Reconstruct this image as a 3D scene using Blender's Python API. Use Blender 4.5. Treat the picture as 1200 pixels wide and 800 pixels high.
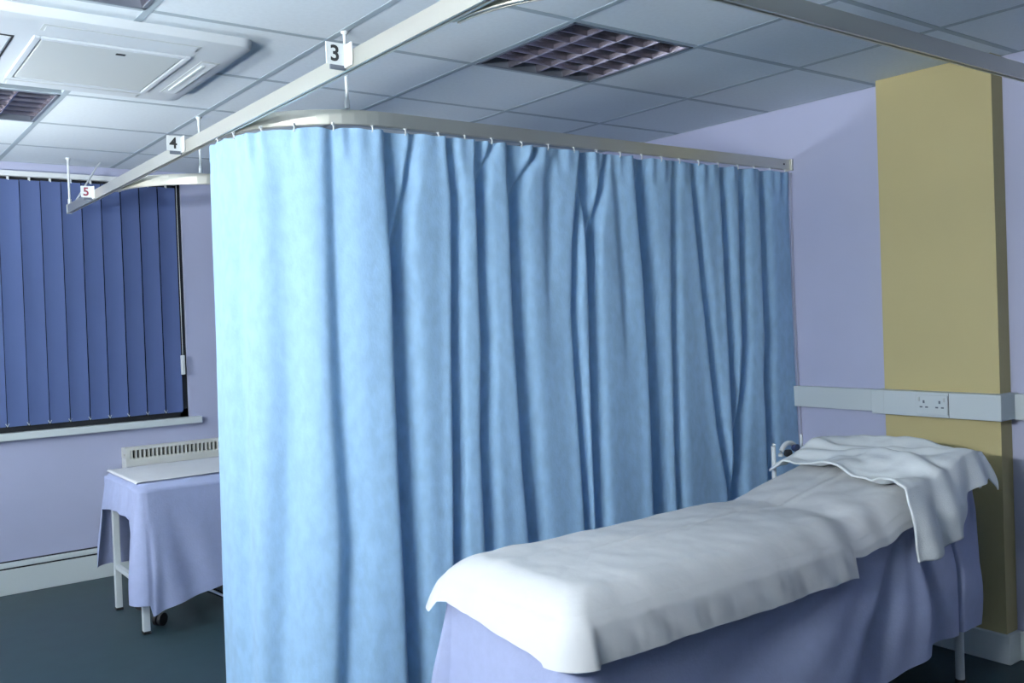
import bpy, bmesh, math, random
from mathutils import Vector, Matrix, noise
R_ = random.Random(7)
PI = math.pi
for o in list(bpy.data.objects): bpy.data.objects.remove(o, do_unlink=True)
S = bpy.context.scene
C = S.collection

# ------------------------------------------------------------------ camera
def make_camera():
    cd = bpy.data.cameras.new('camera'); cam = bpy.data.objects.new('camera', cd); C.objects.link(cam)
    yaw, pitch, roll = 0.6431, -0.0131, -0.0356
    f = Vector((math.sin(yaw)*math.cos(pitch), math.cos(yaw)*math.cos(pitch), math.sin(pitch)))
    r = Vector((math.cos(yaw), -math.sin(yaw), 0)); u = r.cross(f)
    c, s = math.cos(roll), math.sin(roll)
    r2 = c*r + s*u; u2 = -s*r + c*u
    m = Matrix((r2, u2, -f)).transposed().to_4x4()
    m.translation = Vector((-3.8407, -5.8659, 1.4446))
    cam.matrix_world = m
    cd.sensor_width = 36; cd.sensor_fit = 'HORIZONTAL'; cd.lens = 36*1089.97/1200
    cd.shift_y = -13.6/1200
    cd.clip_start = .02
    S.camera = cam
make_camera()

# ------------------------------------------------------------------ world, exposure
w = bpy.data.worlds.new('world'); S.world = w; w.use_nodes = True
w.node_tree.nodes['Background'].inputs[0].default_value = (.6, .68, .8, 1)
w.node_tree.nodes['Background'].inputs[1].default_value = .05
S.view_settings.view_transform = 'Standard'; S.view_settings.look = 'None'
S.view_settings.gamma = 1; S.view_settings.use_curve_mapping = False
S.view_settings.exposure = 0.0
# unseen lights added to light the room: (centre x, y, z, length along y, emission of the top, side and bottom panels)
ADDED_LIGHTS = [(-5.0, -4.35, 1.80, 1.3, 200., 270., 18.), (-4.45, -1.45, 1.60, 1.0, 130., 112., 6.)]
ADDED_LIGHT_COLOUR = (.93, .975, 1.0)

HC = 2.422            # ceiling height
XL, YB = -7.5, -10.4   # left wall, wall behind the camera
XG, YG = -.589, -2.933  # ceiling grid origin
RAIL_Z0, RAIL_Z1 = 2.116, 2.164

# ------------------------------------------------------------------ materials
def srgb(r, g, b):
    def f(c):
        c /= 255.
        return c/12.92 if c <= .04045 else ((c+.055)/1.055)**2.4
    return (f(r), f(g), f(b), 1)
def mat(name, col, rough=.6, metal=0, spec=.5, var=.0, vscale=3., bump=0., bscale=200., col2=None, sheen=0, trans=0, stretch=(1,1,1)):
    m = bpy.data.materials.new(name); m.use_nodes = True
    nt = m.node_tree; b = nt.nodes['Principled BSDF']
    b.inputs['Base Color'].default_value = col; b.inputs['Roughness'].default_value = rough
    b.inputs['Metallic'].default_value = metal; b.inputs['Specular IOR Level'].default_value = spec
    if sheen: b.inputs['Sheen Weight'].default_value = sheen
    tc = nt.nodes.new('ShaderNodeTexCoord'); mp = nt.nodes.new('ShaderNodeMapping')
    mp.inputs['Scale'].default_value = stretch
    nt.links.new(tc.outputs['Object'], mp.inputs[0])
    if var or col2:
        n = nt.nodes.new('ShaderNodeTexNoise'); n.inputs['Scale'].default_value = vscale; n.inputs['Detail'].default_value = 5
        nt.links.new(mp.outputs[0], n.inputs['Vector'])
        mx = nt.nodes.new('ShaderNodeMix'); mx.data_type = 'RGBA'
        c2 = col2 or tuple(min(1, c*(1-var)) for c in col[:3])+(1,)
        mx.inputs['A'].default_value = col; mx.inputs['B'].default_value = c2
        rp = nt.nodes.new('ShaderNodeMapRange'); rp.inputs[1].default_value = .35; rp.inputs[2].default_value = .65
        nt.links.new(n.outputs['Fac'], rp.inputs[0]); nt.links.new(rp.outputs[0], mx.inputs['Factor'])
        nt.links.new(mx.outputs['Result'], b.inputs['Base Color'])
    if bump:
        n = nt.nodes.new('ShaderNodeTexNoise'); n.inputs['Scale'].default_value = bscale; n.inputs['Detail'].default_value = 3
        nt.links.new(mp.outputs[0], n.inputs['Vector'])
        bp = nt.nodes.new('ShaderNodeBump'); bp.inputs['Strength'].default_value = bump; bp.inputs['Distance'].default_value = .004
        nt.links.new(n.outputs['Fac'], bp.inputs['Height']); nt.links.new(bp.outputs[0], b.inputs['Normal'])
    if trans:
        out = nt.nodes['Material Output']; t = nt.nodes.new('ShaderNodeBsdfTranslucent'); t.inputs[0].default_value = col
        ms = nt.nodes.new('ShaderNodeMixShader'); ms.inputs[0].default_value = trans
        nt.links.new(b.outputs[0], ms.inputs[1]); nt.links.new(t.outputs[0], ms.inputs[2]); nt.links.new(ms.outputs[0], out.inputs[0])
    return m
def emit(name, col, st):
    m = bpy.data.materials.new(name); m.use_nodes = True; nt = m.node_tree
    nt.nodes.remove(nt.nodes['Principled BSDF']); e = nt.nodes.new('ShaderNodeEmission')
    e.inputs[0].default_value = col+(1,); e.inputs[1].default_value = st
    nt.links.new(e.outputs[0], nt.nodes['Material Output'].inputs[0]); return m
M = dict(
    wall=mat('lavender_paint', srgb(174, 179, 205), .75, var=.03, bump=.05, bscale=300),
    column=mat('olive_paint', srgb(186, 174, 126), .7, var=.03, bump=.05, bscale=300),
    ceiling=mat('ceiling_void', srgb(150, 155, 165), .9),
    tile=mat('mineral_tile', srgb(212, 222, 228), .85, var=.04, vscale=60, bump=.15, bscale=500),
    tee=mat('tee_bar', srgb(158, 172, 180), .6),
    floor=mat('teal_vinyl', srgb(40, 59, 65), .42, spec=.25, var=.12, vscale=9),
    white=mat('white_plastic', srgb(214, 220, 222), .4),
    trunk=mat('trunking_plastic', srgb(190, 200, 203), .45),
    skirt=mat('white_gloss_paint', srgb(205, 214, 214), .4),
    radiator=mat('cream_enamel', srgb(214, 216, 208), .4),
    alu=mat('anodised_aluminium', srgb(207, 207, 197), .4, metal=.92),
    steel=mat('white_steel', srgb(206, 214, 216), .35),
    chrome=mat('chrome', srgb(210, 212, 215), .15, metal=1),
    mirror=mat('louvre_aluminium', srgb(186, 180, 188), .2, metal=1),
    black=mat('black_rubber', srgb(20, 20, 22), .6),
    dark=mat('dark_slot', srgb(28, 32, 38), .7),
    glass=mat('night_glass', srgb(12, 15, 22), .05),
    blind=mat('navy_blind_fabric', srgb(84, 102, 148), .8, bump=.3, bscale=500),
    curtain=mat('blue_curtain_cotton', srgb(164, 204, 238), .85, var=.13, vscale=34, sheen=.15, bump=.25, bscale=160, trans=.12, stretch=(1, 1, .55)),
    tape=mat('curtain_tape', srgb(226, 226, 236), .8),
    drape=mat('periwinkle_sheet', srgb(164, 174, 208), .85, var=.05, vscale=30, bump=.2, bscale=120, trans=.06),
    sheet=mat('white_paper_sheet', srgb(204, 206, 208), .8, var=.03, vscale=12, bump=.3, bscale=28),
    towel=mat('white_cotton', srgb(222, 228, 230), .9, bump=.3, bscale=260),
    vinyl=mat('dark_blue_vinyl', srgb(40, 52, 90), .5),
    acpanel=mat('ac_white', srgb(192, 200, 206), .45),
    acgrille=mat('ac_grey', srgb(180, 187, 188), .55),
    lcap=mat('lamp_housing', srgb(200, 205, 208), .5),
    darkgrey=mat('grey_frame', srgb(96, 104, 116), .5),
    ink=mat('black_ink', srgb(40, 42, 46), .6),
    redink=mat('red_ink', srgb(150, 60, 80), .6),
    tube=mat('lamp_tube', srgb(200, 200, 200), .3),
)

# ------------------------------------------------------------------ geometry helpers
class MB:
    def __init__(s): s.v = []; s.f = []
    def add(s, vs, fs):
        n = len(s.v); s.v += [tuple(v) for v in vs]; s.f += [tuple(i+n for i in f) for f in fs]; return s
    def box(s, x0, x1, y0, y1, z0, z1, b=0):
        if b:
            b = min(b, .45*(x1-x0), .45*(y1-y0), .45*(z1-z0))
            bm = bmesh.new()
            vs = [bm.verts.new((x, y, z)) for x in (x0, x1) for y in (y0, y1) for z in (z0, z1)]
            for f in ((0,1,3,2),(4,6,7,5),(0,4,5,1),(2,3,7,6),(0,2,6,4),(1,5,7,3)): bm.faces.new([vs[i] for i in f])
            bmesh.ops.bevel(bm, geom=bm.edges[:], offset=b, segments=2, profile=.6, affect='EDGES')
            bm.verts.index_update()
            s.add([v.co for v in bm.verts], [[v.index for v in f.verts] for f in bm.faces]); bm.free(); return s
        return s.add([(x, y, z) for x in (x0, x1) for y in (y0, y1) for z in (z0, z1)],
                     [(0,1,3,2),(4,6,7,5),(0,4,5,1),(2,3,7,6),(0,2,6,4),(1,5,7,3)])
    def tube(s, pts, r, n=10, caps=True):
        pts = [Vector(p) for p in pts]; rings = []; base = len(s.v)
        for i, p in enumerate(pts):
            d = (pts[min(i+1, len(pts)-1)] - pts[max(i-1, 0)]).normalized()
            a = d.cross(Vector((0, 0, 1)) if abs(d.z) < .9 else Vector((1, 0, 0))).normalized(); b = d.cross(a)
            rr = r[i] if isinstance(r, (list, tuple)) else r
            for k in range(n):
                t = 2*PI*k/n; s.v.append(tuple(p + rr*(math.cos(t)*a + math.sin(t)*b)))
        for i in range(len(pts)-1):
            for k in range(n):
                s.f.append((base+i*n+k, base+i*n+(k+1) % n, base+(i+1)*n+(k+1) % n, base+(i+1)*n+k))
        if caps:
            s.f.append(tuple(base+k for k in range(n))[::-1]); e = base+(len(pts)-1)*n; s.f.append(tuple(e+k for k in range(n)))
        return s
    def sweep(s, path, prof):
        # path: list of (x, y), prof: list of (offset, z) closed; offset along the left normal
        n = len(prof); base = len(s.v); P = [Vector((x, y)) for x, y in path]
        for i, p in enumerate(P):
            d = (P[min(i+1, len(P)-1)] - P[max(i-1, 0)]).normalized(); nn = Vector((-d.y, d.x))
            for o, z in prof: s.v.append((p.x+nn.x*o, p.y+nn.y*o, z))
        for i in range(len(P)-1):
            for k in range(n): s.f.append((base+i*n+k, base+(i+1)*n+k, base+(i+1)*n+(k+1) % n, base+i*n+(k+1) % n))
        s.f.append(tuple(base+k for k in range(n))); e = base+(len(P)-1)*n; s.f.append(tuple(e+k for k in range(n))[::-1]); return s
    def prism(s, poly, axis, a, b):
        # poly: 2-D outline; extruded along axis from a to b
        n = len(poly)
        def put(q, t):
            return {'x': (t, q[0], q[1]), 'y': (q[0], t, q[1]), 'z': (q[0], q[1], t)}[axis]
        return s.add([put(q, a) for q in poly]+[put(q, b) for q in poly],
                     [tuple(range(n)), tuple(range(2*n-1, n-1, -1))]+[(i, (i+1) % n, n+(i+1) % n, n+i) for i in range(n)])
    def mesh(s, name, m, smooth=False):
        me = bpy.data.meshes.new(name); me.from_pydata(s.v, [], s.f); me.update()
        bm = bmesh.new(); bm.from_mesh(me); bmesh.ops.recalc_face_normals(bm, faces=bm.faces); bm.to_mesh(me); bm.free()
        if m: me.materials.append(M[m] if isinstance(m, str) else m)
        if smooth:
            for p in me.polygons: p.use_smooth = True
        return me
    def build(s, name, m, parent=None, smooth=False, auto=False):
        me = s.mesh(name, m, smooth or auto)
        if auto: me.set_sharp_from_angle(angle=math.radians(35))
        return link(name, me, parent)
def link(name, me, parent=None):
    o = bpy.data.objects.new(name, me); C.objects.link(o)
    if parent is not None: o.parent = parent; o.matrix_parent_inverse = Matrix.Translation(-wloc(parent))
    return o
def wloc(o):
    v = Vector(o.location)
    return v + (wloc(o.parent) + o.matrix_parent_inverse.translation if o.parent else Vector())
def tag(o, label=None, cat=None, group=None, kind=None):
    if label: o['label'] = label
    if cat: o['category'] = cat
    if group: o['group'] = group
    if kind: o['kind'] = kind
    return o
def thing(name, loc, label, cat, group=None):
    o = bpy.data.objects.new(name, None); C.objects.link(o); o.location = loc; o.empty_display_size = .1
    return tag(o, label, cat, group)
def struct(name, mb, m, label=None, cat=None, smooth=False, parent=None):
    o = mb.build(name, m, parent, smooth)
    if parent is None: tag(o, label, cat, kind='structure')
    return o
def sm(a, b, x):
    t = max(0., min(1., (x-a)/(b-a))); return t*t*(3-2*t)
def interp(tab, x):
    if x <= tab[0][0]: return tab[0][1]
    for (a, fa), (b, fb) in zip(tab, tab[1:]):
        if x <= b: return fa + (fb-fa)*(x-a)/(b-a)
    return tab[-1][1]
def nz(x, y, z=0): return noise.noise(Vector((x, y, z)))

# ------------------------------------------------------------------ the setting
struct('floor', MB().box(XL, 0, YB, 0, -.1, 0), 'floor', 'dark teal vinyl floor of the ward', 'floor')
WX0, WX1, WZ0, WZ1 = -4.3, -1.985, .90, 2.372     # window opening
wb = MB()
wb.box(XL-.2, WX0, 0, .25, 0, HC+.2); wb.box(WX1, .25, 0, .25, 0, HC+.2); wb.box(WX0, WX1, 0, .25, 0, WZ0); wb.box(WX0, WX1, 0, .25, WZ1, HC+.2)
struct('wall_back', wb, 'wall', 'lavender painted wall around the window with the navy blind', 'wall')
struct('wall_right', MB().box(0, .25, YB, 0, 0, HC+.2), 'wall', 'lavender painted wall at the head of the white-sheeted couch', 'wall')
struct('wall_left', MB().box(XL-.2, XL, YB, 0, 0, HC+.2), 'wall', 'lavender painted wall across the aisle, out of the picture', 'wall')
struct('wall_front', MB().box(XL-.2, .25, YB-.2, YB, 0, HC+.2), 'wall', 'lavender painted wall behind the camera', 'wall')
CX, CY0, CY1 = -.09, -4.072, -3.575
struct('column', MB().box(CX, 0, CY0, CY1, 0, HC+.05), 'column', 'olive painted square column standing out of the lavender wall', 'column')

# ceiling: slab, tee bars, tiles
ceil = struct('ceiling', MB().box(XL, 0, YB, 0, HC+.16, HC+.26), 'ceiling', 'suspended ceiling of pale square tiles in a metal grid', 'ceiling')
xs = [XG-.6*k for k in range(0, 12)]; xs = sorted([XL]+[x for x in xs if x > XL+.05]+[0])
ys = [YG+.6*k for k in range(-12, 6)]; ys = sorted([YB]+[y for y in ys if YB+.05 < y < -.05]+[0])
FIT = [(-1.789, -3.533), (-3.589+.6, -3.533), (-3.589+.6, -1.733)]
FIT = [(-1.789, -3.533), (-3.589, -3.533), (-3.589, -1.733)]
for x in xs:
    MB().box(x-.012, x+.012, YB, 0, HC-.001, HC+.03).build('tee_bar', 'tee', ceil)
for y in ys:
    MB().box(XL, 0, y-.012, y+.012, HC-.0008, HC+.0302).build('cross_tee', 'tee', ceil)
tcache = {}
for i in range(len(xs)-1):
    for j in range(len(ys)-1):
        x0, x1, y0, y1 = xs[i], xs[i+1], ys[j], ys[j+1]
        if any(abs(x0-a) < .05 and abs(y0-b) < .05 for a, b in FIT): continue
        if -3.65 < x0 < -2.6 and -2.8 < y0 < -1.75 and x0 < -3.5: continue    # the air conditioner
        k = (round(x1-x0, 2), round(y1-y0, 2))
        if k not in tcache:
            a, b = (x1-x0)/2-.004, (y1-y0)/2-.004
            tcache[k] = MB().box(-a, a, -b, b, .0005, .018).mesh('ceiling_tile', 'tile')
        o = link('ceiling_tile', tcache[k], ceil); o.location = ((x0+x1)/2, (y0+y1)/2, HC)

# skirtings
bs = MB(); bs.box(XL, 0, -.022, 0, 0, .143, .003); bs.box(XL, 0, -.03, 0, .15, .182, .004)
bb = struct('baseboard_back', MB().box(XL, 0, -.022, 0, 0, .140, .003), 'skirt', 'white skirting below the window wall', 'skirting')
MB().box(XL, 0, -.012, 0, .140, .150).build('shadow_groove', 'dark', bb)
MB().box(XL, 0, -.026, 0, .150, .178, .004).build('cable_cover', 'skirt', bb)
MB().box(XL, 0, -.008, 0, .178, .185).build('top_groove', 'dark', bb)
br = MB(); br.box(-.02, 0, YB, CY0, 0, .115, .004); br.box(CX-.02, 0, CY0-.02, CY1+.02, 0, .115, .004); br.box(-.02, 0, CY1, -.03, 0, .115, .004)
struct('baseboard_right', br, 'skirt', 'white skirting around the foot of the olive column', 'skirting')

# dado trunking on the right wall, stepping out round the column
t1 = MB().box(-.035, 0, CY1+.028, -.01, .965, 1.064, .003)
tr = struct('trim_1', t1, 'trunk', 'white dado cable trunking running along the wall and column', 'trunking')
MB().box(-.148, 0, CY0-.03, CY1+.03, .970, 1.074, .004).build('column_trunking', 'trunk', tr)
MB().box(-.035, 0, YB, CY0-.028, .967, 1.070, .003).build('wall_trunking', 'trunk', tr)
MB().box(-.1485, -.146, -3.8935, -3.8915, .972, 1.072).build('cover_joint', 'dark', tr)
MB().box(-.1485, -.146, -3.604, -3.603, .972, 1.072).build('cover_joint', 'acgrille', tr)

# double socket
sk = thing('double_socket', (-.15, -3.823, 1.02), 'white double wall socket set in the trunking on the column', 'socket')
MB().box(-.1545, -.148, -3.891, -3.755, .981, 1.062, .003).build('face_plate', 'trunk', sk)
for cy in (-3.857, -3.789):
    for dy, dz, a, b in ((0, .016, .004, .006), (-.012, -.006, .006, .003), (.012, -.006, .006, .003)):
        MB().box(-.1553, -.154, cy+dy-a, cy+dy+a, 1.018+dz-b, 1.018+dz+b).build('pin_slot', 'darkgrey', sk)
    MB().box(-.1575, -.154, cy-.004+(.02 if cy > -3.82 else -.02), cy+.004+(.02 if cy > -3.82 else -.02), 1.036, 1.052, .001).build('rocker_switch', 'acgrille', sk)

# window
wn = struct('window_1', MB().box(WX0, WX1, .06, .07, WZ0, WZ1), 'glass', 'dark night window behind the navy vertical blind', 'window')
fr = MB(); fr.box(WX0, WX0+.05, .024, .09, WZ0, WZ1); fr.box(WX1-.05, WX1, .024, .09, WZ0, WZ1); fr.box(WX0, WX1, .024, .09, WZ0, WZ0+.05); fr.box(WX0, WX1, .024, .09, WZ1-.05, WZ1); fr.box(-3.17, -3.12, .024, .09, WZ0, WZ1)
fr.build('window_frame', 'dark', wn)
MB().box(WX0, WX1+.065, -.045, .05, WZ0-.042, WZ0, .006).build('window_sill', 'skirt', wn)

# vertical blind
bl = thing('vertical_blind', (-3.1, -.005, WZ0), 'closed navy vertical slat blind hanging over the window', 'blind')
MB().box(WX0+.01, WX1-.03, -.022, .02, 2.340, 2.370, .004).build('head_rail', 'white', bl)
pitch = .1083; sl = MB(); n = 7
half = .0542
for sgn in (1,):
    vs = []; fs = []
    rows = [2.322, 1.6, .985, .945]
    for r, z in enumerate(rows):
        for k in range(n):
            t = -1+2*k/(n-1); vs.append((half*t, .006*(1-t*t)-.004, z))
    nb = len(vs)
    for r in range(len(rows)-1):
        for k in range(n-1): fs.append((r*n+k, r*n+k+1, (r+1)*n+k+1, (r+1)*n+k))
    # scalloped lower corners
    low = [(half*t*.86, .006*(1-t*t)-.004, .945-.012) for t in [-1+2*k/(n-1) for k in range(n)]]
    vs += low
    for k in range(n-1): fs.append(((len(rows)-1)*n+k, (len(rows)-1)*n+k+1, nb+k+1, nb+k))
    sl.add(vs, fs)
slme = sl.mesh('slat', 'blind', True)
hook = MB().box(-.006, .006, -.002, .002, 2.318, 2.344).mesh('slat_hook', 'white')
wgt = MB().box(-.05, .05, -.003, .004, .944, .974, .002).mesh('bottom_weight', 'blind')
x = WX1-.092; k = 0; prev = None
while x > WX0+.08:
    o = link('slat', slme, bl); o.location = (x, -.004, 0); o.rotation_euler[2] = math.radians(9+R_.uniform(-2, 2))
    h = link('slat_hook', hook, bl); h.location = (x, 0, 0)
    c = MB(); z0 = .952
    c.tube([(x-pitch+.045, -.012, z0), (x-pitch+.052, -.013, z0-.012), (x-pitch+.054, -.014, z0-.018), (x-pitch+.056, -.013, z0-.012), (x-pitch+.063, -.012, z0)], .0022, 5).build('link_chain', 'acgrille', bl)
    x -= pitch; k += 1
MB().tube([(-2.022, -.03, 2.345), (-2.022, -.03, 1.28)], .0018, 5).build('pull_cord', 'white', bl)
MB().box(-2.036, -2.012, -.042, -.022, 1.165, 1.285, .006).build('cord_weight', 'white', bl)

# ------------------------------------------------------------------ louvred ceiling lights (switched off)
def fitting(x, y, label):
    t = thing('louvre_light', (x+.3, y+.3, HC), label, 'ceiling light', 'square louvre lights in the ceiling')
    z0 = HC-.003; z1 = HC+.11; a = .578
    X0, Y0 = x+.011, y+.011
    fr = MB(); wd = .012
    fr.box(X0, X0+a, Y0, Y0+wd, z0, z1); fr.box(X0, X0+a, Y0+a-wd, Y0+a, z0, z1); fr.box(X0, X0+wd, Y0, Y0+a, z0, z1); fr.box(X0+a-wd, X0+a, Y0, Y0+a, z0, z1)
    fr.build('frame', 'darkgrey', t)
    MB().box(X0, X0+a, Y0, Y0+a, z1-.004, z1).build('back_tray', 'dark', t)
    ux = (a-2*wd)/4; uy = (a-2*wd)/6; zb = HC+.001; zt = HC+.056
    for i in range(5):
        c = X0+wd+ux*i; h = .024
        pr = [(c-.002, zb), (c+.002, zb), (c+.006, zb+.018), (c+h*.5, zb+.034), (c+h, zt), (c-h, zt), (c-h*.5, zb+.034), (c-.006, zb+.018)]
        pr = [(min(max(px, X0+.004), X0+a-.004), pz) for px, pz in pr]
        MB().prism(pr, 'y', Y0+wd, Y0+a-wd).build('long_louvre', 'mirror', t)
    for j in range(1, 6):
        c = Y0+wd+uy*j; h = .019
        pr = [(c-.002, zb+.001), (c+.002, zb+.001), (c+.005, zb+.018), (c+h*.5, zb+.034), (c+h, zt), (c-h, zt), (c-h*.5, zb+.034), (c-.005, zb+.018)]
        MB().prism(pr, 'x', X0+wd, X0+a-wd).build('cross_louvre', 'mirror', t)
    for i in range(4):
        c = X0+wd+ux*(i+.5)
        MB().tube([(c, Y0+.03, HC+.085), (c, Y0+a-.03, HC+.085)], .009, 8).build('lamp_tube', 'dark', t)
fitting(*FIT[0], 'unlit square louvre ceiling light above the white-sheeted couch')
fitting(*FIT[1], 'unlit square louvre ceiling light nearer the viewer than the air conditioner')
fitting(*FIT[2], 'unlit square louvre ceiling light between the air conditioner and window')

# ------------------------------------------------------------------ ceiling cassette air conditioner
ac = thing('air_conditioner', (-3.01, -2.37, HC), 'white square ceiling cassette air conditioner with a flat grey intake grille', 'air conditioner')
ax0, ax1, ay0, ay1 = -3.42, -2.60, -2.815, -1.925
def rrect(x0, x1, y0, y1, r, n=6):
    out = []
    for cx, cy, a0 in ((x1-r, y1-r, 0), (x0+r, y1-r, 90), (x0+r, y0+r, 180), (x1-r, y0+r, 270)):
        for k in range(n+1):
            t = math.radians(a0+90*k/n); out.append((cx+r*math.cos(t), cy+r*math.sin(t)))
    return out
body = MB(); rings = [(0, HC+.012, .05), (0, 2.404, .05), (.006, 2.394, .048), (.022, 2.388, .04), (.05, 2.386, .03)]
base = 0
for (ins, z, r) in rings: body.v += [(x, y, z) for x, y in rrect(ax0+ins, ax1-ins, ay0+ins, ay1-ins, r)]
N = 28
for i in range(len(rings)-1):
    for k in range(N): body.f.append((i*N+k, i*N+(k+1) % N, (i+1)*N+(k+1) % N, (i+1)*N+k))
body.f.append(tuple((len(rings)-1)*N+k for k in range(N)))
body.build('panel', 'acpanel', ac, auto=True)
MB().box(-3.23, -2.79, -2.61, -2.10, 2.379, 2.388, .005).build('intake_grille', 'acgrille', ac)
gr = MB()
gr.box(-3.255, -3.235, -2.635, -2.075, 2.378, 2.388, .003); gr.box(-2.785, -2.765, -2.635, -2.075, 2.378, 2.388, .003); gr.box(-3.235, -2.785, -2.635, -2.615, 2.378, 2.388, .003); gr.box(-3.235, -2.785, -2.095, -2.075, 2.378, 2.388, .003)
gr.build('grille_surround', 'acpanel', ac)
for (a, b, c, d) in ((-2.715, -2.65, -2.60, -2.10), (-3.37, -3.305, -2.60, -2.10), (-3.25, -2.77, -2.765, -2.70), (-3.25, -2.77, -2.035, -1.97)):
    MB().box(a, b, c, d, 2.3845, 2.3875).build('outlet_slot', 'dark' if b-a < .1 and a < -3.2 else 'acgrille', ac)
    if b-a < .1:
        s_ = 1 if a > -3 else -1; m_ = (a+b)/2
        v = MB().prism([(m_-.026, 2.384), (m_+.02, 2.380), (m_+.026, 2.3835), (m_-.02, 2.3875)], 'y', c+.01, d-.01)
    else:
        m_ = (c+d)/2
        v = MB().prism([(m_-.026, 2.384), (m_+.02, 2.380), (m_+.026, 2.3835), (m_-.02, 2.3875)], 'x', a+.01, b-.01)
    v.build('vane', 'acpanel', ac)
MB().box(-2.70, -2.69, -2.55, -2.16, 2.3795, 2.3845).build('vane_lip', 'skirt', ac)
MB().box(-2.995, -2.965, -2.578, -2.562, 2.3765, 2.381, .002).build('sensor_window', 'dark', ac)

# ------------------------------------------------------------------ curtain tracks
prof = [(-.011, RAIL_Z0), (-.004, RAIL_Z0), (-.004, RAIL_Z0+.008), (.004, RAIL_Z0+.008), (.004, RAIL_Z0), (.011, RAIL_Z0), (.011, RAIL_Z1), (-.011, RAIL_Z1)]
XM = -2.675
def rod(parent, x, y, top=HC+.002, bottom=RAIL_Z1):
    MB().tube([(x, y, bottom), (x, y, top)], .006, 10).tube([(x, y, bottom), (x, y, bottom+.03)], .009, 10).tube([(x, y, top-.012), (x, y, top)], [.01, .016], 10).build('drop_rod', 'white', parent, auto=True)
mt = thing('curtain_track', (XM, -3.5, RAIL_Z0), 'long straight aluminium curtain track running towards the window blind', 'curtain track')
MB().sweep([(XM, -10.3), (XM, -.215)], prof).build('rail', 'alu', mt)
MB().box(XM-.013, XM+.013, -.222, -.212, RAIL_Z0-.002, RAIL_Z1+.002, .002).build('end_cap', 'acgrille', mt)
rod(mt, XM, -.235)
rod(mt, XM, -5.2)
MB().tube([(XM+.004, -.36, RAIL_Z1), (XM+.17, -.16, HC-.02), (XM+.19, -.15, HC)], .005, 8).build('diagonal_brace', 'white', mt)
def branch(yc, label, rx):
    t = thing('curtain_track', (-1.3, yc, RAIL_Z0), label, 'curtain track', 'branch tracks between the cubicles')
    r = .42; pts = [(0, yc), (-1.1, yc)]
    for k in range(17):
        a = PI/2*k/16; pts.append((XM+.0225+r-r*math.sin(a), yc+r-r*math.cos(a)))
    MB().sweep(pts, prof).build('rail', 'alu', t)
    rod(t, rx, yc+.002)
    MB().box(-.012, 0, yc-.022, yc+.022, RAIL_Z0-.004, RAIL_Z1+.004, .003).build('wall_bracket', 'alu', t)
    MB().tube([(-.06, yc-.0115, RAIL_Z0+.024), (-.06, yc-.0135, RAIL_Z0+.024)], .005, 8).build('screw', 'dark', t)
    return t
branch(-3.05, 'curved aluminium curtain track carrying the light blue curtain', -2.385)
branch(-1.57, 'empty curved aluminium track beyond the blue curtain, near the blind', -2.385)
branch(-4.53, 'empty dark track in front of the olive column at the ceiling', -2.385)

# bay number tags clipped over the track
def tagplate(y, ch, label, ink='ink'):
    t = thing('number_tag', (XM-.03, y, RAIL_Z0+.02), label, 'number tag', 'bay number tags on the curtain track')
    x0, x1, z0, z1 = XM-.068, XM-.0125, RAIL_Z0+.012, RAIL_Z0+.070
    MB().box(x0, x1, y-.003, y, z0, z1, .001).build('plate', 'white', t)
    MB().box(XM-.0160, XM-.0125, y-.045, y, RAIL_Z0+.006, z1-.004, .001).build('clip', 'white', t)
    MB().box(x0+.012, x1, y-.002, y+.004, z0-.012, z0).build('clip_foot', 'darkgrey', t)
    cu = bpy.data.curves.new('numeral', 'FONT'); cu.body = ch; cu.size = .058; cu.align_x = 'CENTER'; cu.extrude = .0004; cu.offset = .0012
    tmp = bpy.data.objects.new('numeral_source', cu); C.objects.link(tmp); bpy.context.view_layer.update()
    me = bpy.data.meshes.new_from_object(tmp.evaluated_get(bpy.context.evaluated_depsgraph_get()))
    bpy.data.objects.remove(tmp, do_unlink=True); me.materials.clear(); me.materials.append(M[ink])
    o = link('numeral', me, t); o.location = ((x0+x1)/2-.003, y-.0036, z0+.010); o.rotation_euler = (PI/2, 0, 0)
tagplate(-3.63, '3', 'white tag numbered three on the curtain track below the ceiling rod')
tagplate(-2.25, '4', 'white tag numbered four on the track beside the curtain edge')
tagplate(-.82, '5', 'small white tag with a faint red numeral at the far track end', 'redink')

# ------------------------------------------------------------------ the blue curtain
L1 = 2.238; RC = .42
def cpath(s):
    if s < L1: return Vector((-.012-s, -3.05)), Vector((0, -1))
    s2 = s-L1
    if s2 < RC*PI/2:
        a = s2/RC; return Vector((-2.25-RC*math.sin(a), -2.63-RC*math.cos(a))), Vector((-math.sin(a), -math.cos(a)))
    return Vector((-2.67, -2.63+s2-RC*PI/2)), Vector((-1, 0))
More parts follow.
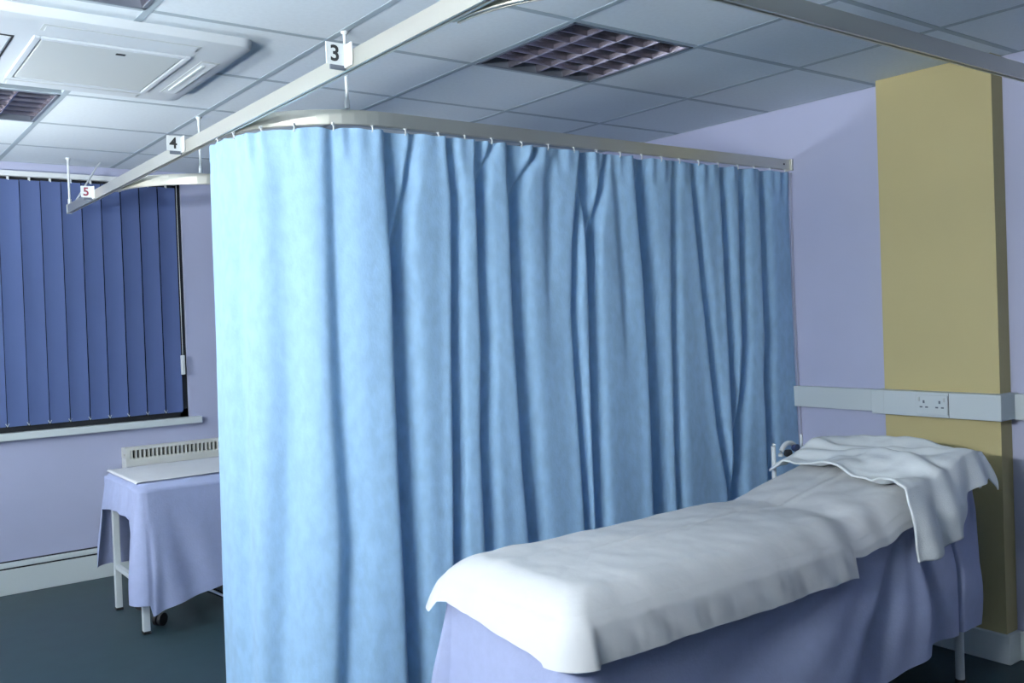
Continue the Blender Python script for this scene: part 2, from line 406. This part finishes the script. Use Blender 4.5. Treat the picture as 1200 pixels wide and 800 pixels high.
# fold valleys: ([(z, s) ...], depth, width to the sharp side, width to the open side, fade z-range)
FOLDS = [
 ([(2.1, 2.80), (1.2, 2.83), (.2, 2.83)], .017, .045, .06, None),
 ([(2.0, 2.604), (1.2, 2.616), (.2, 2.68)], .021, .045, .07, None),
 ([(2.1, 2.42), (1.59, 2.424), (1.2, 2.424), (.7, 2.41), (.2, 2.44)], .032, .024, .06, None),
 ([(2.09, 2.212), (1.62, 2.2), (1.38, 2.2), (.93, 2.204), (.2, 2.20)], .065, .020, .05, None),
 ([(2.09, 2.12), (1.93, 2.136), (1.62, 2.192), (1.38, 2.196)], .035, .014, .02, (1.35, 1.6)),
 ([(2.08, 1.972), (1.89, 1.956), (1.62, 1.964), (1.37, 1.976), (.9, 1.996), (.2, 2.03)], .05, .012, .028, None),
 ([(2.1, 1.844), (1.36, 1.84), (1.0, 1.864), (.2, 1.87)], .05, .016, .034, None),
 ([(2.1, 1.78), (1.92, 1.828), (1.68, 1.84)], .03, .012, .018, (1.6, 1.8)),
 ([(2.1, 1.688), (1.46, 1.684), (.87, 1.672), (.2, 1.64)], .06, .018, .05, None),
 ([(2.1, 1.564), (1.9, 1.664), (1.68, 1.68)], .03, .014, .02, (1.6, 1.85)),
 ([(2.1, 1.46), (1.99, 1.508), (1.8, 1.516), (1.4, 1.52)], .018, .02, .04, (1.3, 1.9)),
 ([(2.1, 1.332), (1.74, 1.38), (1.46, 1.4), (.83, 1.388), (.2, 1.38)], .04, .014, .022, None),
 ([(2.1, 1.32), (1.77, 1.304), (1.44, 1.3), (.89, 1.316), (.2, 1.316)], .055, .018, .035, None),
 ([(2.1, 1.2), (1.77, 1.272), (1.47, 1.296)], .035, .014, .022, (1.4, 1.7)),
 ([(2.1, 1.15), (1.5, 1.12), (1.2, 1.12)], .012, .02, .03, (1.1, 1.6)),
 ([(2.08, 1.024), (1.83, 1.008), (1.55, .985), (1.2, .98), (.2, 1.0)], .075, .018, .06, None),
 ([(2.1, .985), (1.83, .97), (1.6, .975)], .02, .012, .02, (1.5, 1.8)),
 ([(2.07, .8), (1.67, .816), (1.34, .828), (.8, .844), (.2, .85)], .028, .016, .03, None),
 ([(2.07, .676), (1.78, .648), (1.43, .612), (.92, .568), (.66, .524), (.2, .50)], .04, .016, .03, None),
 ([(2.06, .484), (1.73, .472), (1.3, .464), (.2, .476)], .05, .014, .03, None),
 ([(2.07, .352), (1.67, .36), (1.3, .36), (1.02, .396), (.75, .44), (.2, .46)], .045, .016, .032, None),
 ([(2.08, .208), (1.3, .204), (1.13, .224), (.2, .23)], .045, .016, .04, None),
]
SEND = 3.02
def curtain_offset(s, z):
    d = 0.
    for pts, dep, wl, wr, fade in FOLDS:
        pts2 = pts[::-1]; c = interp(pts2, z)
        # s grows away from the wall (towards the added light); the sharp lip lies on the side of greater s
        u = s-c
        if abs(u) > .35: continue
        dep *= 1.45; grow = .75+.45*sm(2.0, .6, z); a = dep*grow
        if fade: a = dep*sm(fade[0], fade[1], z)
        lip = math.exp(-(u/wl)**2) if u > 0 else math.exp(-(u/(wr*1.05))**2)
        # cloth bulging on the added light's side of each valley
        bul = .10*math.exp(-((u-wl*2.6)/(wl*1.8))**2)
        d = d - a*lip*(1-.25*min(1, -d/.06 if d < 0 else 0)) + a*bul
    top = sm(1.94, 2.09, z)
    d *= 1-.45*top
    d += top*.009*math.sin(2*PI*s/.066+1.5*nz(s*4, 3))*(.5+.8*nz(s*9, 0))
    d += .007*nz(s*2.3, z*.6, 4) + .0012*nz(s*16, z*2.2, 2) + .0025*nz(s*7, z*1.1, 9)
    d += .02*sm(1.6, .3, z)*(1-sm(2.2, 2.9, s)*.3)
    return d
cur = thing('cubicle_curtain', (-1.5, -3.05, .3), 'light blue floor-length cubicle curtain drawn round the corner of the track', 'curtain')
def cloth_grid(name, s0, s1, ns, z0, z1, nzr, m, parent, extra=0., zf=None):
    g = MB()
    for j in range(nzr+1):
        for i in range(ns+1):
            s = s0+(s1-s0)*i/ns; z = z0+(z1-z0)*j/nzr
            p, n_ = cpath(s); o = curtain_offset(s, z)+extra
            tn = Vector((-n_.y, n_.x))
            zz = z + (zf(s, z) if zf else 0)
            g.v.append((p.x+n_.x*o, p.y+n_.y*o, zz))
    for j in range(nzr):
        for i in range(ns): g.f.append((j*(ns+1)+i, j*(ns+1)+i+1, (j+1)*(ns+1)+i+1, (j+1)*(ns+1)+i))
    return g.build(name, m, parent, smooth=True)
sag = lambda s, z: -.002*(1-math.cos(2*PI*s/.131))*sm(1.99, 2.104, z)
cloth_grid('cloth', .006, SEND, 620, .09, 2.106, 120, 'curtain', cur, 0, sag)
cloth_grid('heading_tape', .006, SEND, 460, 2.046, 2.1045, 5, 'curtain', cur, .0022, sag)
eg = MB()
for j in range(61):
    z = .09+(2.10-.09)*j/60; o = curtain_offset(.006, z)
    xx = -.006+.005*math.sin(z*3)
    eg.v += [(xx+.004, -3.05-o-.012, z), (xx-.018, -3.05-o-.016, z)]
for j in range(60): eg.f.append((2*j, 2*j+1, 2*j+3, 2*j+2))
eg.build('edge_tape', 'tape', cur, smooth=True)
hk = MB().tube([(0, 0, .0), (.003, 0, .012), (0, 0, .020), (0, 0, .028)], .0028, 6).box(-.005, .005, -.004, .004, .020, .028).mesh('curtain_hook', 'white')
s = .03
while s < SEND:
    p, n_ = cpath(s); o = link('curtain_hook', hk, cur); o.location = (p.x+n_.x*.002, p.y+n_.y*.002, 2.093); o.rotation_euler[2] = R_.uniform(-.6, .6)
    s += .131*R_.uniform(.85, 1.1)

# ------------------------------------------------------------------ draped cloth over couches
def perimeter(x0, x1, y0, y1, r, step):
    out = []
    def seg(a, b, side):
        n = max(1, int((Vector(b)-Vector(a)).length/step))
        for k in range(n):
            t = k/n; out.append((a[0]+(b[0]-a[0])*t, a[1]+(b[1]-a[1])*t, {'near': (0, -1), 'head': (1, 0), 'far': (0, 1), 'foot': (-1, 0)}[side], side))
    def arc(cx, cy, a0, side):
        n = 10
        for k in range(n):
            t = math.radians(a0+90*k/n); out.append((cx+r*math.cos(t), cy+r*math.sin(t), (math.cos(t), math.sin(t)), side))
    seg((x0+r, y0), (x1-r, y0), 'near'); arc(x1-r, y0+r, -90, 'near_head'); seg((x1, y0+r), (x1, y1-r), 'head'); arc(x1-r, y1-r, 0, 'far_head')
    seg((x1-r, y1), (x0+r, y1), 'far'); arc(x0+r, y1-r, 90, 'far_foot'); seg((x0, y1-r), (x0, y0+r), 'foot'); arc(x0+r, y0+r, 180, 'near_foot')
    return out
def drape(name, m, rect, topz, drop, out, parent=None, r=.04, edge=.03, step=.012, rows=26, rings=22, wr=.0, thick=0., edrop=None):
    x0, x1, y0, y1 = rect; per = perimeter(x0, x1, y0, y1, r, step); n = len(per)
    hw = (y1-y0)/2; ym = (y0+y1)/2; g = MB(); ed = edge if edrop is None else edrop
    # top: rings from the centre line to the edge
    for k in range(rings):
        t = k/(rings-1)*.999
        for (px, py, nn, side) in per:
            qx = min(max(px, x0+hw), x1-hw); qy = ym
            X, Y = qx+(px-qx)*t, qy+(py-qy)*t
            de = (1-t)*hw; z = topz(X, Y)
            if de < edge:
                z -= edge*(1-math.sqrt(max(0, 1-((edge-de)/edge)**2)))*.999 if edrop is None else edrop*((edge-de)/edge)**2
            z += wr*(nz(X*6, Y*6, 1)+.6*nz(X*15, Y*11, 3))*min(1, de/.06)
            g.v.append((X, Y, z))
    for k in range(rows):
        t = k/(rows-1)
        for i, (px, py, nn, side) in enumerate(per):
            dl = drop(px, py, side); dd = ed+(dl-ed)*t if k else ed
            z = topz(px, py)-dd; o = out(px, py, side, dd, z)
            g.v.append((px+nn[0]*o, py+nn[1]*o, z))
    tot = rings+rows
    for k in range(tot-1):
        for i in range(n): g.f.append((k*n+i, k*n+(i+1) % n, (k+1)*n+(i+1) % n, (k+1)*n+i))
    o = g.build(name, m, parent, smooth=True)
    if thick:
        md = o.modifiers.new('thickness', 'SOLIDIFY'); md.thickness = thick; md.offset = -1
    return o

# ------------------------------------------------------------------ the white-sheeted couch
BX0, BX1, BY0, BY1, BZ = -2.385, -.40, -4.13, -3.525, .752
BREAK = -1.12
def couch_top(x, y=0):
    return BZ + (.172*(x-BREAK) if x > BREAK else 0) - .03*math.exp(-((x-BREAK)/.12)**2)*.3
cq = thing('examination_couch', ((BX0+BX1)/2, (BY0+BY1)/2, 0), 'examination couch with raised backrest under white and blue sheets by the curtain', 'couch')
def slab(x0, x1, y0, y1, th, off):
    g = MB(); xs_ = [x0+(x1-x0)*k/12 for k in range(13)]
    for x in xs_:
        z = couch_top(x)-off
        g.v += [(x, y0, z), (x, y1, z), (x, y1, z-th), (x, y0, z-th)]
    for k in range(12):
        for a in range(4): g.f.append((4*k+a, 4*k+(a+1) % 4, 4*k+4+(a+1) % 4, 4*k+4+a))
    g.f += [(0, 1, 2, 3), (51, 50, 49, 48)]
    return g
slab(BX0+.09, BREAK-.005, BY0+.09, BY1-.09, .10, .035).build('mattress', 'vinyl', cq)
slab(BREAK+.005, BX1-.08, BY0+.09, BY1-.09, .10, .035).build('backrest', 'vinyl', cq)
fm = MB(); fm.box(BX0+.08, BX1-.04, BY0+.05, BY0+.08, .585, .625, .004); fm.box(BX0+.08, BX1-.04, BY1-.08, BY1-.05, .585, .625, .004)
fm.box(BX0+.08, BX0+.11, BY0+.05, BY1-.05, .585, .625); fm.box(BX1-.07, BX1-.04, BY0+.05, BY1-.05, .585, .625)
fm.build('frame', 'steel', cq)
for lx in (BX0+.11, BX1-.045):
    for ly in (BY0+.065, BY1-.065):
        MB().tube([(lx, ly, .59), (lx, ly, .02)], .016, 12).build('leg', 'steel', cq, auto=True)
        MB().tube([(lx, ly, .0), (lx, ly, .03)], .02, 12).build('leg_tip', 'black', cq, auto=True)
# paper-roll bracket and clamp knob at the head, far side
MB().tube([(-.745, -3.475, .68), (-.745, -3.475, .885), (-.74, -3.475, .893)], .009, 10).build('bracket_post', 'white', cq, auto=True)
MB().tube([(-.56, -3.475, .76), (-.56, -3.475, .915)], .006, 8).build('bracket_post', 'white', cq, auto=True)
MB().tube([*[(-.645+.055*math.cos(PI-PI*k/14), -3.475, .838+.05*math.sin(PI*k/14)) for k in range(15)]], .010, 10).build('bracket_hoop', 'white', cq, auto=True)
MB().tube([(-.685, -3.51, .852), (-.685, -3.49, .852)], [.017, .014], 12).build('clamp_knob', 'black', cq, auto=True)
MB().tube([(-.635, -3.51, .868), (-.635, -3.49, .868)], [.017, .013], 12).build('clamp_knob', 'vinyl', cq, auto=True)

HEM = .262
def bdrop(px, py, side): 
    base = couch_top(px)-.012
    h = HEM
    if side == 'near': h = interp([(-1.5, .14), (-1.1, .185), (-.85, .235), (-.70, .258), (-.4, .262)], px)
    if 'foot' in side: h = .14
    if side == 'near_head': h = HEM+.01
    return base-h+.006*nz(px*5, py*5)
def bout(px, py, side, dd, z):
    dn = max(0, dd-.06)
    o = .012*sm(.085, .5, dd)
    if side == 'near':
        # folds radiating from where the towel flap hangs
        dx, dz = px+.84, z-.83
        ang = math.atan2(-dx, -dz+1e-6); rad = math.hypot(dx, dz)
        o += .024*sm(.09, .32, dd)*(math.sin(ang*9+.6)+.45*math.sin(ang*19+1.7))*sm(1.7, .4, rad)*sm(-.56, -.80, px)
        o -= .03*math.exp(-((px+.60)/.012)**2)*sm(.1, .2, dd)
        o += .016*sm(.08, .4, dd)*nz(px*4+z*3.2, z*2-px, 5)*1.6
        o += .02*sm(.15, .45, dd)
        o += .03*math.exp(-((px+2.33)/.05)**2)*sm(.1, .4, dd)-.02*math.exp(-((px+2.24)/.05)**2)*sm(.1, .4, dd)
    elif side == 'foot':
        o += .012*sm(.08, .4, dd)*math.sin(py*21+.4*math.sin(z*7))+.02*dn
        o += .02*math.exp(-((py+4.07)/.025)**2)*sm(.1, .3, dd)
    elif side == 'head':
        o += .004*sm(.08, .4, dd)*math.sin(py*24)
    elif side == 'far':
        o += .014*sm(.08, .4, dd)*math.sin((px+py)*24)
    elif side == 'near_head':
        o += .01*sm(.085, .2, dd)
    elif side == 'near_foot':
        o += .05*sm(.1, .45, dd)
    elif side == 'far_foot':
        o += .06*sm(.05, .45, dd)
    return o
bd = drape('blue_sheet', 'drape', (BX0+.006, BX1-.006, BY0+.006, BY1-.006), lambda x, y: couch_top(x)-.012, bdrop, bout, rows=48, step=.008, edge=.09, edrop=.055, rings=40)
tag(bd, 'long periwinkle blue sheet hanging to near the floor round the white-sheeted couch', 'sheet')

def wtop(x, y):
    z = couch_top(x)
    z += .006*math.exp(-((y+3.80+.03*nz(x*2, 0))/.012)**2)*sm(-2.2, -1.8, x)      # lengthwise crease
    z += .0035*math.exp(-((y+3.73+.03*nz(x*2, 5))/.02)**2)
    z += .006*nz(x*3, y*4, 7)*sm(-2.3, -1.9, x)
    z += .0035*nz(x*11+y*4, y*9, 2) + .003*abs(nz(x*7-y*6, y*5+x*2, 12))
    q = math.exp(-((x+1.12)/.22)**2)*sm(-3.75, -4.1, y)
    z += .006*q*math.sin(34*(x-.55*y))
    return z
def wdrop(px, py, side):
    if side == 'near':
        d = .162+.005*nz(px*7, 2)
        if px > -1.235: d = .098+.004*nz(px*9, 3)
        d += .004*sm(-2.25, -2.34, px)
        return d
    if side == 'near_foot': return .168
    if side == 'foot': return interp([(-4.09, .162), (-4.02, .150), (-3.62, .112), (-3.57, .122)], py)+.002*nz(py*12, 3)
    if side == 'far_foot': return .15
    if side == 'far': return .115
    return .11
def wout(px, py, side, dd, z):
    q = dd-.05; o = .008*sm(0, .03, q)
    if side == 'near': return o + .055*(1-math.exp(-q/.11)) + .010*nz(px*11+z*10, z*9, 1)*sm(0, .08, q) + .002*nz(px*34, z*6, 3)*sm(0, .08, q)
    if side == 'foot': return o + .085*(1-math.exp(-q/.12)) + .003*nz(py*10, z*8, 8)*sm(0, .06, q)
    if side == 'near_foot': return o + .080*(1-math.exp(-q/.12))
    if side == 'far_foot': return o + .100*(1-math.exp(-q/.12))
    return o + .05*(1-math.exp(-q/.1))
ws = drape('white_sheet', 'sheet', (BX0, BX1, BY0, BY1), wtop, wdrop, wout, r=.05, edge=.09, edrop=.05, rows=22, rings=80, step=.009, wr=.0034)
tag(ws, 'creased white paper sheet spread over the top of the raised-back couch', 'sheet')

# crumpled white towel over the head end
TOWL = [(-4.4, -.95), (-4.17, -.955), (-4.08, -.915), (-3.94, -.85), (-3.84, -.836), (-3.62, -.81), (-3.47, -.775)]
def towel():
    g = MB(); nu, nv = 90, 130; xr = BX1-.015
    near, far = BY0-.028, BY1+.045
    Ltop = far-near; hang_max = .235
    for j in range(nv+1):
        q = (Ltop+hang_max)*j/nv
        for i in range(nu+1):
            u = i/nu
            y = far-q
            xl = interp(TOWL, max(y, near)) + .012*nz(y*9, 3)
            hd = .05
            wid = (xr-xl)+hd
            a = xl+wid*u
            # how far the near hem hangs at this place along the couch
            hm = .195+.018*nz(a*11, 1)-.125*sm(-.67, -.57, a)
            over = max(0, a-xr); X = min(a, xr)+.02*sm(0, .05, over)
            zt = couch_top(min(X, BX1))+.016
            # crumples
            wv = .013*math.sin(17*(X*1.0+.55*y)+2.6*nz(X*3, y*3, 2)) + .018*nz(X*8, y*5, 4) + .010*nz(X*19, y*13, 6)
            ridge = .022*math.exp(-((X-(-.72-.10*math.sin((y+3.5)*5)))/.035)**2) + .018*math.exp(-((X+.55+.22*(y+3.8))/.03)**2) + .012*math.exp(-((X-xl)/.02)**2)
            z = zt+max(-.004, wv+.012)+ridge*.9
            if y < near+.03:                       # hanging part
                t = min(1, (near+.03-y)/(hang_max+.03)); drop = t*(hm+.02)
                fl = .022*sm(0, .12, drop)*math.sin(a*34+2*nz(a*8, drop*6))*.6 + .012*nz(a*12, drop*9, 2)
                lift = math.exp(-(drop/.03)**1.3)
                zz = (zt+.008)-drop + (z-zt-.008)*lift - .012*(1-lift)
                yy = near+.03*lift-.012-.022*sm(.0, .15, drop)-.010-fl
                g.v.append((X+.02*(t*t)*(1 if a < -.8 else -.6), yy, zz-over*.9))
            else:
                if y > BY1-.03:
                    z -= .9*max(0, y-(BY1-.03))*.9
                g.v.append((X, y, z-over*.9))
    w_ = nu+1
    for j in range(nv):
        for i in range(nu): g.f.append((j*w_+i, j*w_+i+1, (j+1)*w_+i+1, (j+1)*w_+i))
    o = g.build('towel', 'towel', None, smooth=True)
    md = o.modifiers.new('thickness', 'SOLIDIFY'); md.thickness = .007; md.offset = 1
    return o
tag(towel(), 'crumpled white towel thrown over the raised head of the couch', 'towel')

# ------------------------------------------------------------------ the couch by the window
LX0, LX1, LY0, LY1, LZ = -2.645, -.75, -1.29, -.66, .715
lc = thing('examination_couch', ((LX0+LX1)/2, (LY0+LY1)/2, 0), 'low flat couch on white tube legs beside the radiator', 'couch')
MB().box(LX0+.02, LX1, LY0+.02, LY1-.02, LZ-.09, LZ-.02, .012).build('mattress', 'vinyl', lc)
f2 = MB(); f2.box(LX0+.01, LX1, LY0+.03, LY0+.06, LZ-.13, LZ-.09, .003); f2.box(LX0+.01, LX1, LY1-.06, LY1-.03, LZ-.13, LZ-.09, .003); f2.box(LX0+.01, LX0+.04, LY0+.03, LY1-.03, LZ-.13, LZ-.09, .003)
f2.build('frame', 'steel', lc)
for lx in (-2.625, LX1-.05):
    for ly in (-1.25, -.75):
        MB().box(lx-.016, lx+.016, ly-.016, ly+.016, .012, LZ-.10, .004).build('leg', 'steel', lc)
        MB().box(lx-.018, lx+.018, ly-.018, ly+.018, 0, .014, .003).build('leg_tip', 'black', lc)
    MB().box(lx-.012, lx+.012, -1.236, -.764, .215, .239, .003).build('stretcher', 'steel', lc)
def lbase(x, y): return LZ
def ldrop(px, py, side):
    if side == 'near': return LZ-interp([(-2.66, .085), (-2.60, .105), (-2.50, .135), (-2.28, .180), (-1.9, .2), (-.7, .2)], px)
    if side == 'near_foot': return .56
    if side == 'foot': return interp([(-1.30, .60), (-1.255, .27), (-1.23, .165), (-.9, .165), (-.70, .19), (-.66, .30)], py)
    if side == 'far_foot': return .50
    if side == 'far': return .50
    return .3
def lout(px, py, side, dd, z):
    o = .012
    if side == 'near':
        o += .03*sm(.05, .6, dd)+.014*sm(.05, .4, dd)*math.sin(px*30+z*7)*sm(-2.0, -2.6, px)+.012*nz(px*5, z*4, 3)
        o += .03*math.exp(-((px+2.60)/.03)**2)*sm(.1, .5, dd)
    if side == 'near_foot': o += .045*sm(.05, .5, dd)
    if side == 'foot': o += .02*sm(.02, .2, dd)+.004*math.sin(py*40)
    if side == 'far_foot': o += .03*sm(.05, .4, dd)+.02*sm(.1, .5, dd)
    if side == 'far': o += .03*sm(.05, .4, dd)+.01*math.sin(px*30)
    return o
ld = drape('blue_sheet', 'drape', (LX0, LX1, LY0, LY1), lbase, ldrop, lout, r=.03, edge=.025, rows=40, step=.008)
tag(ld, 'periwinkle blue sheet draped askew over the low couch by the window', 'sheet')
# white paper on top of it: a strip whose end folds over the foot
wp = MB(); nx_, ny_ = 40, 24
for i in range(nx_+1):
    for j in range(ny_+1):
        v = j/ny_; y = -.675-(.56)*v
        x0_ = LX0+.004; xe = -.8
        x = x0_+(xe-x0_)*(i/nx_)**1.5
        if v > .75: x = max(x, x0_+.02*0)
        lim = LX0+.02
        z = LZ+.006+.003*nz(x*9, y*9, 2)
        if i == 0: z -= .007
        wp.v.append((x, y, z))
for i in range(nx_):
    for j in range(ny_): wp.f.append((i*(ny_+1)+j, i*(ny_+1)+j+1, (i+1)*(ny_+1)+j+1, (i+1)*(ny_+1)+j))
wpo = wp.build('white_sheet', 'sheet', None, smooth=True)
md = wpo.modifiers.new('thickness', 'SOLIDIFY'); md.thickness = .0015; md.offset = 1
tag(wpo, 'strip of white paper sheet on top of the low couch by the radiator', 'sheet')

# five-star castor stool pushed under that couch
st = thing('castor_stool', (-2.30, -1.00, 0), 'dark castor stool pushed under the low couch by the window', 'stool')
cx, cy = -2.30, -1.00
MB().tube([(cx, cy, .10), (cx, cy, .44)], .022, 12).build('column', 'chrome', st, auto=True)
MB().tube([(cx, cy, .44), (cx, cy, .45), (cx, cy, .50), (cx, cy, .51)], [.15, .165, .165, .15], 24).build('seat', 'black', st, auto=True)
for k in range(5):
    a = math.radians(215+72*k); ex, ey = cx+.29*math.cos(a), cy+.29*math.sin(a)
    MB().tube([(cx, cy, .12), (cx+.15*math.cos(a), cy+.15*math.sin(a), .105), (ex, ey, .085)], [.02, .017, .013], 8).build('base_arm', 'chrome', st, auto=True)
    cs = MB().tube([(ex, ey, .09), (ex, ey, .05)], .006, 8).build('castor', 'black', st)
    for sd in (-1, 1):
        px, py = -math.sin(a), math.cos(a)
        MB().tube([(ex+px*.004*sd, ey+py*.004*sd, .031), (ex+px*.022*sd, ey+py*.022*sd, .031)], .031, 16).build('wheel', 'black', cs, auto=True)

# ------------------------------------------------------------------ radiator under the window
RX0, RX1 = -2.40, -.70
rd = thing('radiator', ((RX0+RX1)/2, -.05, .1), 'cream slotted convector radiator on the wall below the window', 'radiator')
rb = MB(); rb.box(RX0, RX1, -.10, -.004, .20, .69, .006); rb.box(RX0, RX1, -.06, -.004, .69, .752, .004); rb.box(RX0, RX1, -.10, -.06, .738, .756, .004); rb.box(RX0, RX0+.028, -.10, -.06, .688, .742)
rb.build('casing', 'radiator', rd)
MB().box(RX0+.02, RX1, -.066, -.059, .69, .74).build('outlet_recess', 'dark', rd)
fin = MB().box(-.0045, .0045, -.1, -.062, .69, .739).mesh('grille_fin', 'radiator')
x = RX0+.036
while x < -1.6:
    o = link('grille_fin', fin, rd); o.location = (x, 0, 0); x += .0245
MB().tube([(RX0+.006, -.09, .715), (RX0-.006, -.09, .715)], .006, 8).build('air_screw', 'alu', rd)

# ------------------------------------------------------------------ unseen glowing boxes added off frame to light the room
for i, (lx, ly, lz, ll, e_top, e_side, e_low) in enumerate(ADDED_LIGHTS):
    t = thing('pendant_lamp', (lx, ly, lz), ['lit pendant lamp over the aisle beside the viewer', 'lit pendant lamp over the aisle beside the window'][i], 'lamp', 'pendant lamps over the aisle')
    MB().box(lx-.065, lx+.065, ly-ll/2, ly+ll/2, lz+.045, lz+.055).build('top_diffuser', emit('lamp_top_%d' % i, ADDED_LIGHT_COLOUR, e_top), t)
    for sx in (-1, 1):
        MB().prism([(lx+sx*.116, lz-.042), (lx+sx*.070, lz+.042), (lx+sx*.064, lz+.042), (lx+sx*.110, lz-.042)], 'y', ly-ll/2, ly+ll/2).build('side_diffuser', emit('lamp_side_%d' % i, ADDED_LIGHT_COLOUR, e_side), t)
    MB().box(lx-.11, lx+.11, ly-ll/2, ly+ll/2, lz-.055, lz-.045).build('bottom_diffuser', emit('lamp_low_%d' % i, ADDED_LIGHT_COLOUR, e_low), t)
    MB().box(lx-.12, lx+.12, ly-ll/2-.02, ly-ll/2, lz-.06, lz+.06, .004).build('end_plate', 'lcap', t)
    MB().box(lx-.12, lx+.12, ly+ll/2, ly+ll/2+.02, lz-.06, lz+.06, .004).build('end_plate', 'lcap', t)
    for sy in (-.4, .4):
        MB().tube([(lx, ly+sy*ll, lz+.05), (lx, ly+sy*ll, HC)], .004, 6).build('hanger', 'lcap', t)
